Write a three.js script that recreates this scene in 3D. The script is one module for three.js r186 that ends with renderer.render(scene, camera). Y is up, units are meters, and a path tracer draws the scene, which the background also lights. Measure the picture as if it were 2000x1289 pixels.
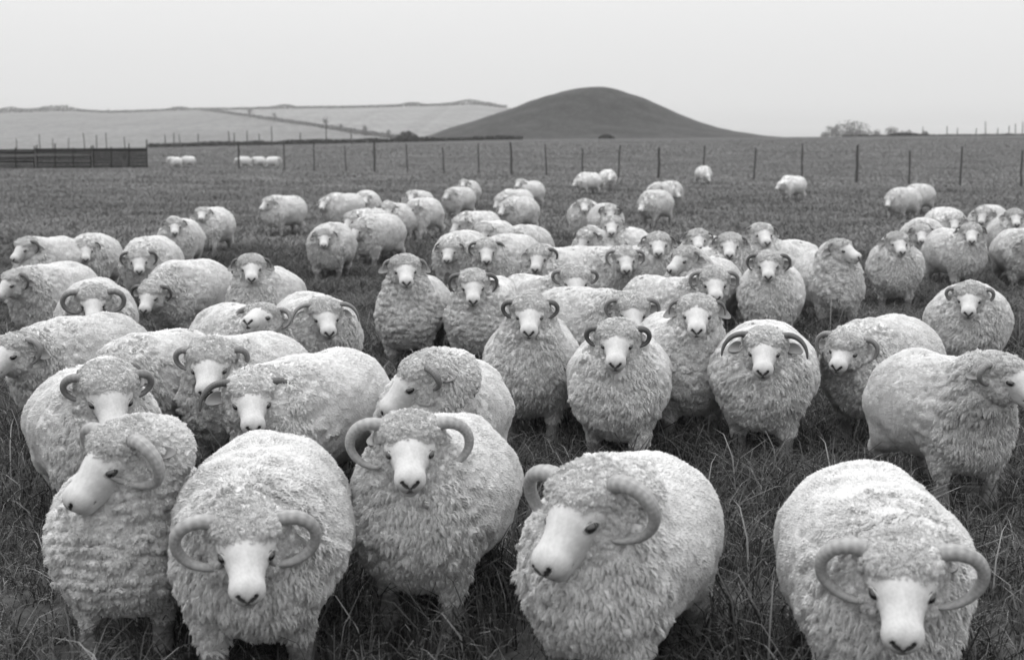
import * as THREE from 'three';
import { mergeGeometries } from 'three/addons/utils/BufferGeometryUtils.js';
import { createNoise3D } from 'simplex-noise';

// ---------------------------------------------------------------- camera, sky, sun, exposure
const FOCAL = 2650, EYE = 1.75, HORIZON_ROW = 272;            // focal length and horizon measured on the 2000 x 1289 photograph
const PITCH = Math.atan((644.5 - HORIZON_ROW) / FOCAL);
const scene = new THREE.Scene();
const camera = new THREE.PerspectiveCamera(2 * Math.atan(644.5 / FOCAL) * 180 / Math.PI, 1024 / 659, 0.1, 9000);
camera.position.set(0, EYE, 0);
camera.rotation.x = -PITCH;
camera.filmGauge = 36;
camera.focus = 6.4;
camera.userData.fStop = 3.6;

const renderer = new THREE.WebGLRenderer({ antialias: true });
renderer.toneMapping = THREE.LinearToneMapping;
renderer.toneMappingExposure = 0.9;
renderer.shadowMap.enabled = true;

{ // an even overcast sky: the zenith brighter than the horizon, as under cloud
  const W = 256, H = 128, data = new Float32Array(W * H * 4);
  for (let j = 0; j < H; j++) for (let i = 0; i < W; i++) {
    const up = Math.sin(((j + 0.5) / H - 0.5) * Math.PI), k = (j * W + i) * 4;
    const L = up >= 0 ? 0.80 * (1 + 2 * up) : 0.12;
    data[k] = data[k + 1] = data[k + 2] = L; data[k + 3] = 1;
  }
  const t = new THREE.DataTexture(data, W, H, THREE.RGBAFormat, THREE.FloatType);
  t.mapping = THREE.EquirectangularReflectionMapping; t.magFilter = THREE.LinearFilter; t.minFilter = THREE.LinearFilter; t.needsUpdate = true;
  scene.background = t; scene.environment = t;
}
const sun = new THREE.DirectionalLight(0xffffff, 1.5);          // the veiled sun, high and a little to the left
sun.position.set(-22, 70, -8); sun.castShadow = true; sun.shadow.radius = 60;
sun.shadow.camera.left = sun.shadow.camera.bottom = -40; sun.shadow.camera.right = sun.shadow.camera.top = 40; sun.shadow.camera.far = 250;
scene.add(sun, sun.target);
scene.fog = new THREE.FogExp2(0xffffff, 0.00022);

// ---------------------------------------------------------------- helpers
function rng(seed) { let a = seed >>> 0; return () => { a = (a + 0x6d2b79f5) | 0; let t = Math.imul(a ^ (a >>> 15), 1 | a); t = (t + Math.imul(t ^ (t >>> 7), 61 | t)) ^ t; return ((t ^ (t >>> 14)) >>> 0) / 4294967296; }; }
const noise = createNoise3D(rng(7));
const clamp = (x, a = 0, b = 1) => Math.min(b, Math.max(a, x)), lerp = (a, b, t) => a + (b - a) * t;
const sstep = (a, b, x) => { const t = clamp((x - a) / (b - a)); return t * t * (3 - 2 * t); };
const V = (x, y, z) => new THREE.Vector3(x, y, z);
const taken = new Map();
function numbered(n) { const k = taken.get(n) ?? 0; taken.set(n, k + 1); return k ? `${n}_${String(k).padStart(3, '0')}` : n; }
function shadows(o) { o.traverse((c) => { if (c.isMesh) { c.castShadow = c.receiveShadow = true; } }); return o; }
function tag(o, label, category, group, kind) { o.userData.label = label; o.userData.category = category; if (group) o.userData.group = group; if (kind) o.userData.kind = kind; return o; }
function part(name, geo, mat, parent) { const m = new THREE.Mesh(geo, mat); m.name = name; parent.add(m); return m; }
function top(o, name) { o.name = numbered(name); scene.add(o); return shadows(o); }
const grey = (v) => new THREE.Color().setRGB(v, v, v);
// where the photograph's pixel (x, y) lies at the distance d in front of the camera (measured level, along the view)
const cp = Math.cos(PITCH), sp = Math.sin(PITCH);
function at(px, py, d) { const a = (px - 1000) / FOCAL, b = -(py - 644.5) / FOCAL; const y = b * cp - sp, z = -cp - b * sp; const k = d / -z; return V(a * k, EYE + y * k, -d); }

// ---------------------------------------------------------------- terrain
function groundHeight(x, z) {
  const d = Math.hypot(x, z), side = x / Math.max(d, 1);
  const edge = side < 0 ? 1.75 + Math.max(side, -0.5) * 7 : 1.75 + Math.min(side, 0.5) * 2.6;
  let h = sstep(75, 330, d) * (z < 0 ? edge : 0) - sstep(330, 620, d) * 5;
  if (d < 120) h += 0.035 * noise(x * 0.35, 3, z * 0.35) * sstep(0, 3, d);
  return h;
}
const canvasTex = (size, paint) => { const data = new Uint8Array(size * size * 4); for (let j = 0; j < size; j++) for (let i = 0; i < size; i++) { const v = clamp(paint(i / size, j / size)) * 255, k = (j * size + i) * 4; data[k] = data[k + 1] = data[k + 2] = v; data[k + 3] = 255; } const t = new THREE.DataTexture(data, size, size); t.wrapS = t.wrapT = THREE.RepeatWrapping; t.magFilter = THREE.LinearFilter; t.minFilter = THREE.LinearMipmapLinearFilter; t.colorSpace = THREE.SRGBColorSpace; t.needsUpdate = true; return t; };
// periodic noise on a torus-like lattice, so that the texture tiles
function tileNoise(seed) { const r = rng(seed), n = 256, a = new Float32Array(n * n).map(() => r()); return (u, v, f) => { const x = u * f, y = v * f, i = Math.floor(x), j = Math.floor(y), s = x - i, t = y - j, g = (p, q) => a[((q % f + f) % f) * n + ((p % f + f) % f)], S = s * s * (3 - 2 * s), T = t * t * (3 - 2 * t); return lerp(lerp(g(i, j), g(i + 1, j), S), lerp(g(i, j + 1), g(i + 1, j + 1), S), T); }; }
const tn = tileNoise(11);
const turfTex = canvasTex(512, (u, v) => 0.62 + 0.30 * (tn(u, v, 128) - 0.5) + 0.30 * (tn(u + 0.3, v, 61) - 0.5) + 0.22 * (tn(u, v + 0.2, 23) - 0.5) + 0.2 * (tn(u, v, 9) - 0.5) + 0.35 * (tn(u, v, 250) - 0.5));

{
  const rings = 120, sectors = 320, pos = [], uv = [], col = [], idx = [];
  for (let r = 0; r <= rings; r++) for (let s = 0; s <= sectors; s++) {
    const d = r === 0 ? 0 : 0.4 * Math.pow(4500 / 0.4, (r - 1) / (rings - 1)), a = s / sectors * Math.PI * 2, x = Math.sin(a) * d, z = -Math.cos(a) * d;
    pos.push(x, groundHeight(x, z), z); uv.push(x / 9, z / 9);
    const c = 1 + 0.16 * noise(x * 0.03, 0, z * 0.05) + 0.12 * noise(x * 0.16, 9, z * 0.22) ; col.push(c, c, c);
    if (r < rings && s < sectors) { const p = r * (sectors + 1) + s, q = p + sectors + 1; idx.push(p, p + 1, q, p + 1, q + 1, q); }
  }
  const g = new THREE.BufferGeometry(); g.setAttribute('position', new THREE.Float32BufferAttribute(pos, 3)); g.setAttribute('uv', new THREE.Float32BufferAttribute(uv, 2)); g.setAttribute('color', new THREE.Float32BufferAttribute(col, 3)); g.setIndex(idx); g.computeVertexNormals();
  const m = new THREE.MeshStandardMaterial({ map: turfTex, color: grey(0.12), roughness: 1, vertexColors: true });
  const o = top(new THREE.Mesh(g, m), 'ground'); o.userData.kind = 'structure';
}
// the round mound: left and right flanks have their own profile (metres from its axis, height above the field)
const MOUND_D = 400, mk = MOUND_D / FOCAL, MX = (1165 - 1000) * mk;
{
  const left = [[0, 172], [15, 172.5], [50, 177], [100, 190], [165, 212], [215, 229], [265, 245], [330, 266], [375, 278], [430, 292], [520, 310]];
  const right = [[0, 172], [15, 172.5], [60, 184], [115, 205], [165, 227], [215, 246], [265, 258], [315, 265], [375, 270], [430, 276], [520, 310]];
  const prof = (p, r) => { for (let i = 1; i < p.length; i++) if (r <= p[i][0]) { const a = p[Math.max(0, i - 2)], b = p[i - 1], c = p[i], e = p[Math.min(p.length - 1, i + 1)], t = (r - b[0]) / (c[0] - b[0]); const m0 = (c[1] - a[1]) / (c[0] - a[0] || 1) * (c[0] - b[0]), m1 = (e[1] - b[1]) / (e[0] - b[0]) * (c[0] - b[0]); return (2 * t ** 3 - 3 * t * t + 1) * b[1] + (t ** 3 - 2 * t * t + t) * m0 + (-2 * t ** 3 + 3 * t * t) * c[1] + (t ** 3 - t * t) * m1; } return p[p.length - 1][1]; };
  const pos = [], uv = [], idx = [], col = [], R = 90, S = 160;
  for (let r = 0; r <= R; r++) for (let s = 0; s <= S; s++) {
    const q = r / R * 520, a = s / S * Math.PI * 2, w = 0.5 + 0.5 * Math.cos(a), x = Math.cos(a) * q * mk, z = Math.sin(a) * q * mk;
    const row = lerp(prof(left, q), prof(right, q), w), y = EYE + (HORIZON_ROW - row) * mk + 0.25 * noise(x * 0.09, 5, z * 0.09) * sstep(0, 60, q);
    pos.push(MX + x, y, -MOUND_D + z); uv.push(x / 14, z / 14);
    const c = 1 + 0.16 * noise(x * 0.04, y * 0.3, z * 0.04) + 0.16 * noise(x * 0.16, y * 0.9, z * 0.16) + 0.1 * noise(x * 0.5, y * 2, z * 0.5); col.push(c, c, c);
    if (r < R && s < S) { const p = r * (S + 1) + s, n = p + S + 1; idx.push(p, p + 1, n, p + 1, n + 1, n); }
  }
  const g = new THREE.BufferGeometry(); g.setAttribute('position', new THREE.Float32BufferAttribute(pos, 3)); g.setAttribute('uv', new THREE.Float32BufferAttribute(uv, 2)); g.setAttribute('color', new THREE.Float32BufferAttribute(col, 3)); g.setIndex(idx); g.computeVertexNormals();
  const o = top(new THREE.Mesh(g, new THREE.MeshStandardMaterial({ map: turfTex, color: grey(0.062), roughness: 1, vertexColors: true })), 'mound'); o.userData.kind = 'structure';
}
// the long hill behind on the left
const HILL_D = 1500;
const ridgeRow = (px) => { const p = [[-600, 226], [-200, 222], [0, 221], [130, 218], [222, 221], [400, 216], [640, 212.5], [820, 209], [930, 206], [985, 211], [1080, 222], [1250, 252], [1400, 285], [1700, 330]]; for (let i = 1; i < p.length; i++) if (px <= p[i][0]) return lerp(p[i - 1][1], p[i][1], sstep(0, 1, (px - p[i - 1][0]) / (p[i][0] - p[i - 1][0]))); return 330; };
function hillHeight(px, d) { const ridge = EYE + (HORIZON_ROW - ridgeRow(px)) * HILL_D / FOCAL; return d <= HILL_D ? lerp(-6, ridge, Math.pow(sstep(480, HILL_D + 260, d) / sstep(480, HILL_D + 260, HILL_D), 1.0)) : lerp(ridge, -8, sstep(HILL_D, 2600, d)); }
function hillPoint(px, row) { let best = null; for (let d = 600; d <= HILL_D; d += 6) { const h = hillHeight(px, d), r = HORIZON_ROW - (h - EYE) * FOCAL / d; if (r <= row) { best = d; break; } } const d = best ?? HILL_D; return V((px - 1000) / FOCAL * d, hillHeight(px, d), -d); }
{
  const pos = [], uv = [], idx = [], col = [], C = 220, R = 70;
  for (let r = 0; r <= R; r++) for (let c = 0; c <= C; c++) {
    const px = lerp(-700, 1700, c / C), d = lerp(480, 2600, r / R), x = (px - 1000) / FOCAL * d, h = hillHeight(px, d);
    pos.push(x, h + 0.5 * noise(x * 0.01, 2, d * 0.01), -d); uv.push(x / 60, d / 60);
    const row = HORIZON_ROW - (h - EYE) * FOCAL / d, lower = row > lerp(214, 276, clamp((px - 400) / 390)) ? 1 : 0;      // below the slanting hedgerow the sward is darker than the stubble above it
    let k = lerp(1.0, 0.74, lower) + 0.16 * noise(x * 0.004, 1, d * 0.014) + 0.10 * noise(x * 0.015, 4, d * 0.03);
    col.push(k, k, k);
    if (r < R && c < C) { const p = r * (C + 1) + c, n = p + C + 1; idx.push(p, p + 1, n, p + 1, n + 1, n); }
  }
  const g = new THREE.BufferGeometry(); g.setAttribute('position', new THREE.Float32BufferAttribute(pos, 3)); g.setAttribute('uv', new THREE.Float32BufferAttribute(uv, 2)); g.setAttribute('color', new THREE.Float32BufferAttribute(col, 3)); g.setIndex(idx); g.computeVertexNormals();
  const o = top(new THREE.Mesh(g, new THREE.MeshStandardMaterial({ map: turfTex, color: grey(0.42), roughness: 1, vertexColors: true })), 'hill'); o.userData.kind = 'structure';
}

// ---------------------------------------------------------------- sheep: shapes
// a body is a distance field of tapered limbs joined smoothly, meshed with surface nets
function cone(ax, ay, az, ra, bx, by, bz, rb) { const dx = bx - ax, dy = by - ay, dz = bz - az, l2 = dx * dx + dy * dy + dz * dz || 1e-9; return (x, y, z) => { const t = clamp(((x - ax) * dx + (y - ay) * dy + (z - az) * dz) / l2), px = x - ax - dx * t, py = y - ay - dy * t, pz = z - az - dz * t; return Math.sqrt(px * px + py * py + pz * pz) - (ra + (rb - ra) * t); }; }
function ellipsoid(cx, cy, cz, rx, ry, rz) { const m = Math.min(rx, ry, rz); return (x, y, z) => { const a = (x - cx) / rx, b = (y - cy) / ry, c = (z - cz) / rz, k0 = Math.sqrt(a * a + b * b + c * c), k1 = Math.sqrt((a / rx) ** 2 + (b / ry) ** 2 + (c / rz) ** 2); return k1 < 1e-6 ? -m : k0 * (k0 - 1) / k1; }; }
const smin = (a, b, k) => { const h = Math.max(k - Math.abs(a - b), 0) / k; return Math.min(a, b) - h * h * k * 0.25; };
function surfaceNets(f, lo, hi, cell, reach = 0.03) {
  const nx = Math.ceil((hi[0] - lo[0]) / cell) + 1, ny = Math.ceil((hi[1] - lo[1]) / cell) + 1, nz = Math.ceil((hi[2] - lo[2]) / cell) + 1, F = new Float32Array(nx * ny * nz), B = 4;
  for (let k = 0; k < nz; k += B) for (let j = 0; j < ny; j += B) for (let i = 0; i < nx; i += B) {
    const c = f(lo[0] + (i + B / 2 - 0.5) * cell, lo[1] + (j + B / 2 - 0.5) * cell, lo[2] + (k + B / 2 - 0.5) * cell), far = Math.abs(c) > B * cell * 0.95 + reach;
    for (let c2 = k; c2 < Math.min(k + B, nz); c2++) for (let b2 = j; b2 < Math.min(j + B, ny); b2++) for (let a2 = i; a2 < Math.min(i + B, nx); a2++) F[(c2 * ny + b2) * nx + a2] = far ? c : f(lo[0] + a2 * cell, lo[1] + b2 * cell, lo[2] + c2 * cell);
  }
  const id = new Int32Array(nx * ny * nz).fill(-1), pos = [], idx = [], sy = nx, sz = nx * ny;
  const corner = [0, 1, sy, sy + 1, sz, sz + 1, sz + sy, sz + sy + 1], edges = [[0, 1], [2, 3], [4, 5], [6, 7], [0, 2], [1, 3], [4, 6], [5, 7], [0, 4], [1, 5], [2, 6], [3, 7]];
  for (let k = 0; k < nz - 1; k++) for (let j = 0; j < ny - 1; j++) for (let i = 0; i < nx - 1; i++) {
    const o = k * sz + j * sy + i; let inside = 0; for (let c = 0; c < 8; c++) if (F[o + corner[c]] < 0) inside++;
    if (inside === 0 || inside === 8) continue;
    let x = 0, y = 0, z = 0, n = 0;
    for (const [a, b] of edges) { const u = F[o + corner[a]], w = F[o + corner[b]]; if ((u < 0) === (w < 0)) continue; const t = u / (u - w); x += (a & 1) + ((b & 1) - (a & 1)) * t; y += (a >> 1 & 1) + ((b >> 1 & 1) - (a >> 1 & 1)) * t; z += (a >> 2) + ((b >> 2) - (a >> 2)) * t; n++; }
    id[o] = pos.length / 3; pos.push(lo[0] + (i + x / n) * cell, lo[1] + (j + y / n) * cell, lo[2] + (k + z / n) * cell);
  }
  const quad = (a, b, c, d, flip) => { if (a < 0 || b < 0 || c < 0 || d < 0) return; flip ? idx.push(a, c, b, a, d, c) : idx.push(a, b, c, a, c, d); };
  for (let k = 1; k < nz - 1; k++) for (let j = 1; j < ny - 1; j++) for (let i = 1; i < nx - 1; i++) {
    const o = k * sz + j * sy + i, s = F[o] < 0;
    if (s !== (F[o + 1] < 0)) quad(id[o - sy - sz], id[o - sz], id[o], id[o - sy], !s);
    if (s !== (F[o + sy] < 0)) quad(id[o - 1 - sz], id[o - 1], id[o], id[o - sz], !s);
    if (s !== (F[o + sz] < 0)) quad(id[o - 1 - sy], id[o - sy], id[o], id[o - 1], !s);
  }
  const g = new THREE.BufferGeometry(); g.setAttribute('position', new THREE.Float32BufferAttribute(pos, 3)); g.setIndex(idx); g.computeVertexNormals();
  return g;
}

// the head, in its own frame: the origin midway between the eyes, z along the nose, y out of the forehead
const WOOL = 0.62, SKIN = 0.50;
function makeHead(cell, woolly) {
  const bare = [cone(0, 0.0, -0.05, 0.088, 0, -0.006, 0.04, 0.071), cone(0, -0.003, 0.045, 0.061, 0, -0.018, 0.155, 0.050), cone(-0.015, -0.018, 0.173, 0.0365, 0.015, -0.018, 0.173, 0.0365), cone(0, -0.05, 0.02, 0.05, 0, -0.061, 0.162, 0.029), cone(-0.062, 0.012, 0.022, 0.027, 0.062, 0.012, 0.022, 0.027), cone(0, 0.03, 0.03, 0.03, 0, 0.014, 0.10, 0.022)];
  const wool = [ellipsoid(0, 0.03, -0.055, 0.108, 0.05, 0.085), ellipsoid(0, 0.056, -0.008, 0.09, 0.03, 0.048), cone(0.062, -0.02, -0.075, 0.06, 0.056, -0.066, 0.012, 0.046), cone(-0.062, -0.02, -0.075, 0.06, -0.056, -0.066, 0.012, 0.046), cone(0, -0.09, -0.07, 0.09, 0, -0.085, 0.02, 0.055), cone(0, -0.055, -0.11, 0.105, 0, -0.09, -0.13, 0.115)];
  if (woolly) wool.push(ellipsoid(0, 0.06, 0.03, 0.07, 0.04, 0.06), cone(0.066, -0.03, 0.0, 0.045, 0.045, -0.05, 0.07, 0.03), cone(-0.066, -0.03, 0.0, 0.045, -0.045, -0.05, 0.07, 0.03));
  const nostril = [cone(0.006, -0.026, 0.213, 0.003, 0.025, -0.007, 0.202, 0.006), cone(-0.006, -0.026, 0.213, 0.003, -0.025, -0.007, 0.202, 0.006)];
  const mouth = [cone(0, -0.053, 0.201, 0.0065, 0.037, -0.045, 0.148, 0.0055), cone(0, -0.053, 0.201, 0.0065, -0.037, -0.045, 0.148, 0.0055), cone(0, -0.03, 0.212, 0.0025, 0, -0.048, 0.203, 0.0025)];
  const min = (l, k) => (x, y, z) => { let d = 1; for (const p of l) d = smin(d, p(x, y, z), k); return d; };
  const fb = min(bare, 0.022), fw = min(wool, 0.04), fn = min(nostril, 0.004), fm = min(mouth, 0.004);
  const g = surfaceNets((x, y, z) => { let w = fw(x, y, z); if (Math.abs(w) < 0.04) w -= 0.006 * noise(x * 45, y * 45, z * 45) + 0.004 * noise(x * 95, y * 95, z * 95); let d = smin(fb(x, y, z), w, 0.012); d = -smin(-d, fn(x, y, z), 0.004); return -smin(-d, fm(x, y, z), 0.004); }, [-0.2, -0.24, -0.3], [0.2, 0.17, 0.245], cell, 0.02);
  const p = g.attributes.position, w = new Float32Array(p.count), c = new Float32Array(p.count * 3);
  for (let i = 0; i < p.count; i++) {
    const x = p.getX(i), y = p.getY(i), z = p.getZ(i);
    const e = fw(x, y, z) - fb(x, y, z); w[i] = e < 0.001 ? 1 : 0.75 * (1 - sstep(0, 0.022, e));
    let k = e < 0.001 ? WOOL : SKIN * (1 + 0.09 * noise(x * 110, y * 110, z * 60) + 0.07 * noise(x * 28, y * 28, z * 28));
    if (e >= 0.001) { if (fm(x, y, z) < 0.003) k = 0.2; if (fn(x, y, z) < 0.003) k = 0.05; else if (fn(x, y, z) < 0.010) k *= 0.86; }
    c.fill(k, i * 3, i * 3 + 3);
  }
  g.setAttribute('color', new THREE.BufferAttribute(c, 3)); g.setAttribute('wool', new THREE.BufferAttribute(w, 1));
  return g;
}
const heads = new Map();
const head = (cell, woolly) => { const k = cell + '|' + woolly; if (!heads.has(k)) heads.set(k, makeHead(cell, woolly)); return heads.get(k); };

// where the locks are long: neck and chest
const frontness = (x, y, z) => sstep(0.16, 0.40, z + 0.02 * noise(x * 14, y * 14, z * 14) + 0.2 * (0.45 - y) - 0.35 * Math.max(0, Math.abs(x) - 0.12));
// torso, neck and legs in the animal's frame: feet on y = 0, z forwards
function makeBody(H, step, wrinkle, cell, seed, fat) {
  const q = H.q, back = V(0, -0.075, -0.11).applyQuaternion(q).add(H.p), thr = V(0, -0.10, -0.07).applyQuaternion(q).add(H.p);
  const n0 = V(0, 0.53, 0.19), mid = n0.clone().lerp(back, 0.55).add(V(0, -0.01, 0.02));
  const a = step, f = fat;
  const trunk = [ellipsoid(0, 0.48, -0.23, 0.25 * f, 0.235, 0.23), ellipsoid(0, 0.462, -0.03, 0.284 * f, 0.256, 0.32), ellipsoid(0, 0.478, 0.16, 0.262 * f, 0.245, 0.24), ellipsoid(0, 0.41, 0.25, 0.21 * f, 0.215, 0.17),
    cone(n0.x, n0.y, n0.z, 0.185, mid.x, mid.y, mid.z, 0.145), cone(mid.x, mid.y, mid.z, 0.145, back.x, back.y, back.z, 0.108), cone(0, 0.42, 0.25, 0.17, thr.x, thr.y, thr.z, 0.088), cone(0, 0.52, -0.43, 0.05, 0, 0.34, -0.475, 0.032)];
  const limbs = [];
  for (const s of [-1, 1]) {
    const k = s * a;
    limbs.push(cone(s * 0.135, 0.42, 0.22, 0.105, s * 0.13, 0.25, 0.24 + k * 0.5, 0.05), cone(s * 0.13, 0.25, 0.24 + k * 0.5, 0.047, s * 0.125, 0.06, 0.235 + k, 0.030), cone(s * 0.125, 0.06, 0.235 + k, 0.030, s * 0.125, 0.028, 0.255 + k, 0.036));
    limbs.push(cone(s * 0.13, 0.45, -0.22, 0.14, s * 0.14, 0.32, -0.2 - k * 0.4, 0.095), cone(s * 0.14, 0.32, -0.2 - k * 0.4, 0.09, s * 0.135, 0.21, -0.34 - k * 0.8, 0.044), cone(s * 0.135, 0.21, -0.34 - k * 0.8, 0.042, s * 0.13, 0.06, -0.315 - k, 0.030), cone(s * 0.13, 0.06, -0.315 - k, 0.030, s * 0.13, 0.028, -0.29 - k, 0.035));
  }
  const so = seed * 3.7;
  const field = (x, y, z) => {
    let d = 1; for (const t of trunk) d = smin(d, t(x, y, z), 0.07);
    let l = 1; for (const t of limbs) l = smin(l, t(x, y, z), 0.03);
    d = smin(d, l, 0.05);
    if (Math.abs(d) < 0.07 && y > 0.12) {
      const front = sstep(0.0, 0.32, z) * sstep(0.2, 0.34, y), amp = lerp(0.004, 0.015, front);
      d -= amp * noise(x * 17 + so, y * 17, z * 17) + amp * 0.7 * noise(x * 38 + so, y * 38, z * 38) + 0.012 * noise(x * 4 + so, y * 4, z * 4);
      if (wrinkle > 0 && front > 0) { const w = (y * 1.0 - z * 0.25) * 2 * Math.PI / 0.040 + 2.2 * noise(x * 6 + so, y * 7, z * 6), fold = 1 - Math.abs(Math.sin(w * 0.5)); d += wrinkle * front * 0.026 * (fold * fold - 0.3) * (0.6 + 0.5 * noise(x * 9, y * 9, z * 9 + so)); }
    }
    return d;
  };
  const zTop = Math.max(0.75, H.p.z + 0.1), xs = Math.max(0.36, Math.abs(H.p.x) + 0.2);
  const g = surfaceNets(field, [-xs, -0.03, -0.75], [xs, Math.max(0.86, H.p.y + 0.2), zTop], cell, 0.06);
  const p = g.attributes.position, w = new Float32Array(p.count), c = new Float32Array(p.count * 3);
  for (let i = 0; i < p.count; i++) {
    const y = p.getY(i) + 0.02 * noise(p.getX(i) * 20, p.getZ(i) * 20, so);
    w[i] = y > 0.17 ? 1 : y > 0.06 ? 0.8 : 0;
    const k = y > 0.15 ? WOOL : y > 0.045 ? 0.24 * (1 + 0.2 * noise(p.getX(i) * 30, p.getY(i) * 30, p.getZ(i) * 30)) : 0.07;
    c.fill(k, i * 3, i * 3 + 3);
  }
  g.setAttribute('color', new THREE.BufferAttribute(c, 3)); g.setAttribute('wool', new THREE.BufferAttribute(w, 1));
  return g;
}

// locks of wool: a tuft is a few bent three-sided spikes
function spike(out, x, z, len, rad, lean, side, curl, r0) {
  const ring = (cx, cy, cz, rr, t) => { const b = out.pos.length / 3; for (let i = 0; i < 3; i++) { const a = r0 + i * 2.0944; out.pos.push(cx + Math.cos(a) * rr, cy, cz + Math.sin(a) * rr); } return b; };
  const a = ring(x, -0.004, z, rad), b = ring(x + side * len * 0.35, len * 0.5, z + lean * len * 0.35, rad * 0.8), t = out.pos.length / 3;
  out.pos.push(x + side * len * 0.8 + curl, len * (0.95 - 0.25 * lean), z + lean * len + curl);
  for (let i = 0; i < 3; i++) { const j = (i + 1) % 3; out.idx.push(a + i, b + i, a + j, a + j, b + i, b + j, b + i, t, b + j); }
}
function tuft(n, spread, len, rad, lean, gather, seed, bias = 0.6) {
  const r = rng(seed), out = { pos: [], idx: [] };
  for (let i = 0; i < n; i++) { const a = r() * 6.283, d = Math.sqrt(r()) * spread, x = Math.cos(a) * d, z = Math.sin(a) * d, l = len * (0.7 + r() * 0.6); spike(out, x, z, l, rad * (0.7 + r() * 0.6), lean + (r() - 0.5) * 0.5, -x * gather / l + (r() - 0.5) * 0.5, (r() - 0.5) * 0.006, r() * 6); }
  const g = new THREE.BufferGeometry(); g.setAttribute('position', new THREE.Float32BufferAttribute(out.pos, 3)); g.setIndex(out.idx); g.computeVertexNormals();
  const N = g.attributes.normal; for (let i = 0; i < N.count; i++) { const v = V(N.getX(i) * 0.6, N.getY(i) * 0.6 + bias, N.getZ(i) * 0.6).normalize(); N.setXYZ(i, v.x, v.y, v.z); }
  return g;
}
const shortTuft = tuft(11, 0.010, 0.009, 0.0021, 0.6, 0, 3), longTuft = tuft(10, 0.009, 0.018, 0.0021, 0.8, 0.8, 4, 0.05), curlTuft = tuft(11, 0.010, 0.011, 0.0020, 0.7, 0.4, 5, 0.1);
const woolMats = [0.62, 0.65, 0.68].map((v) => new THREE.MeshStandardMaterial({ color: grey(v), roughness: 1, name: 'wool' }));
const legMat = new THREE.MeshStandardMaterial({ color: grey(0.22), roughness: 1, name: 'leg_hair' }), bodyMat = new THREE.MeshStandardMaterial({ vertexColors: true, roughness: 0.95, name: 'sheep_body' });
const hornTex = canvasTex(256, (u, v) => 0.80 + 0.08 * (tn(u, v, 24) - 0.5) + 0.10 * (tn(u, v * 0.3, 60) - 0.5) + 0.05 * Math.sin(u * 140 + 3 * Math.sin(u * 13)) * (1 - u));
const hornMats = [0.12, 0.26, 0.45].map((v) => new THREE.MeshStandardMaterial({ map: hornTex, color: grey(v), roughness: 0.45, name: 'horn' }));
const earMat = new THREE.MeshStandardMaterial({ color: grey(0.24), roughness: 0.9, name: 'ear' }), eyeMat = new THREE.MeshPhysicalMaterial({ color: grey(0.012), roughness: 0.12, clearcoat: 1, name: 'eye' }), lidMat = new THREE.MeshStandardMaterial({ color: grey(0.36), roughness: 0.6, name: 'eyelid' });

// horns: sweep from the poll outwards, down and round; kinds differ in how far and how wide they curl
const hornKinds = { ram: [150, -130, 0.078, 0.137, -0.018, 0.055, 0.027], full: [150, -190, 0.076, 0.14, -0.022, 0.075, 0.027], half: [150, -70, 0.068, 0.12, -0.018, 0.035, 0.023], arch: [140, 0, 0.105, 0.135, -0.045, 0.05, 0.022], short: [150, -15, 0.055, 0.118, -0.018, 0.02, 0.018], curl: [150, -140, 0.05, 0.122, -0.012, 0.03, 0.021], stub: [150, 40, 0.045, 0.112, -0.014, 0, 0.016] };
const hornGeos = new Map();
function hornGeo(kind, s, far) {
  const key = kind + s + far; if (hornGeos.has(key)) return hornGeos.get(key);
  const [a0, a1, R, cx, cy, fwd, r0] = hornKinds[kind], L = far ? 10 : 72, S = far ? 6 : 12, pos = [], uv = [], idx = [], P = (t) => { const a = lerp(a0, a1, t) * Math.PI / 180, rr = R * (1 - 0.12 * t); return V(s * (cx + Math.cos(a) * rr), cy + 0.01 + Math.sin(a) * rr * 0.95, -0.05 - 0.03 * Math.sin(t * Math.PI) + fwd * 1.6 * t); };
  for (let i = 0; i <= L; i++) {
    const t = i / L, p = P(t), tan = P(Math.min(1, t + 0.01)).sub(P(Math.max(0, t - 0.01))).normalize(), n = V(0, 0, 1).cross(tan).normalize(), b = tan.clone().cross(n);
    const r = r0 * 0.86 * (i === L ? 0.12 : Math.pow(1 - t, 0.55) * 0.85 + 0.15) * (1 + (far ? 0 : 0.06 * Math.abs(Math.sin(t * 70 + 1.5 * Math.sin(t * 13))) * (1 - t * 0.8)));
    for (let k = 0; k <= S; k++) { const a = k / S * 6.2832, v = p.clone().addScaledVector(n, Math.cos(a) * r).addScaledVector(b, Math.sin(a) * r * 1.15); pos.push(v.x, v.y, v.z); uv.push(t * 1.0, k / S); if (i < L && k < S) { const q = i * (S + 1) + k; idx.push(q, q + S + 1, q + 1, q + 1, q + S + 1, q + S + 2); } }
  }
  const g = new THREE.BufferGeometry(); g.setAttribute('position', new THREE.Float32BufferAttribute(pos, 3)); g.setAttribute('uv', new THREE.Float32BufferAttribute(uv, 2)); g.setIndex(s > 0 ? idx : idx.reverse()); g.computeVertexNormals(); hornGeos.set(key, g); return g;
}
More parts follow.
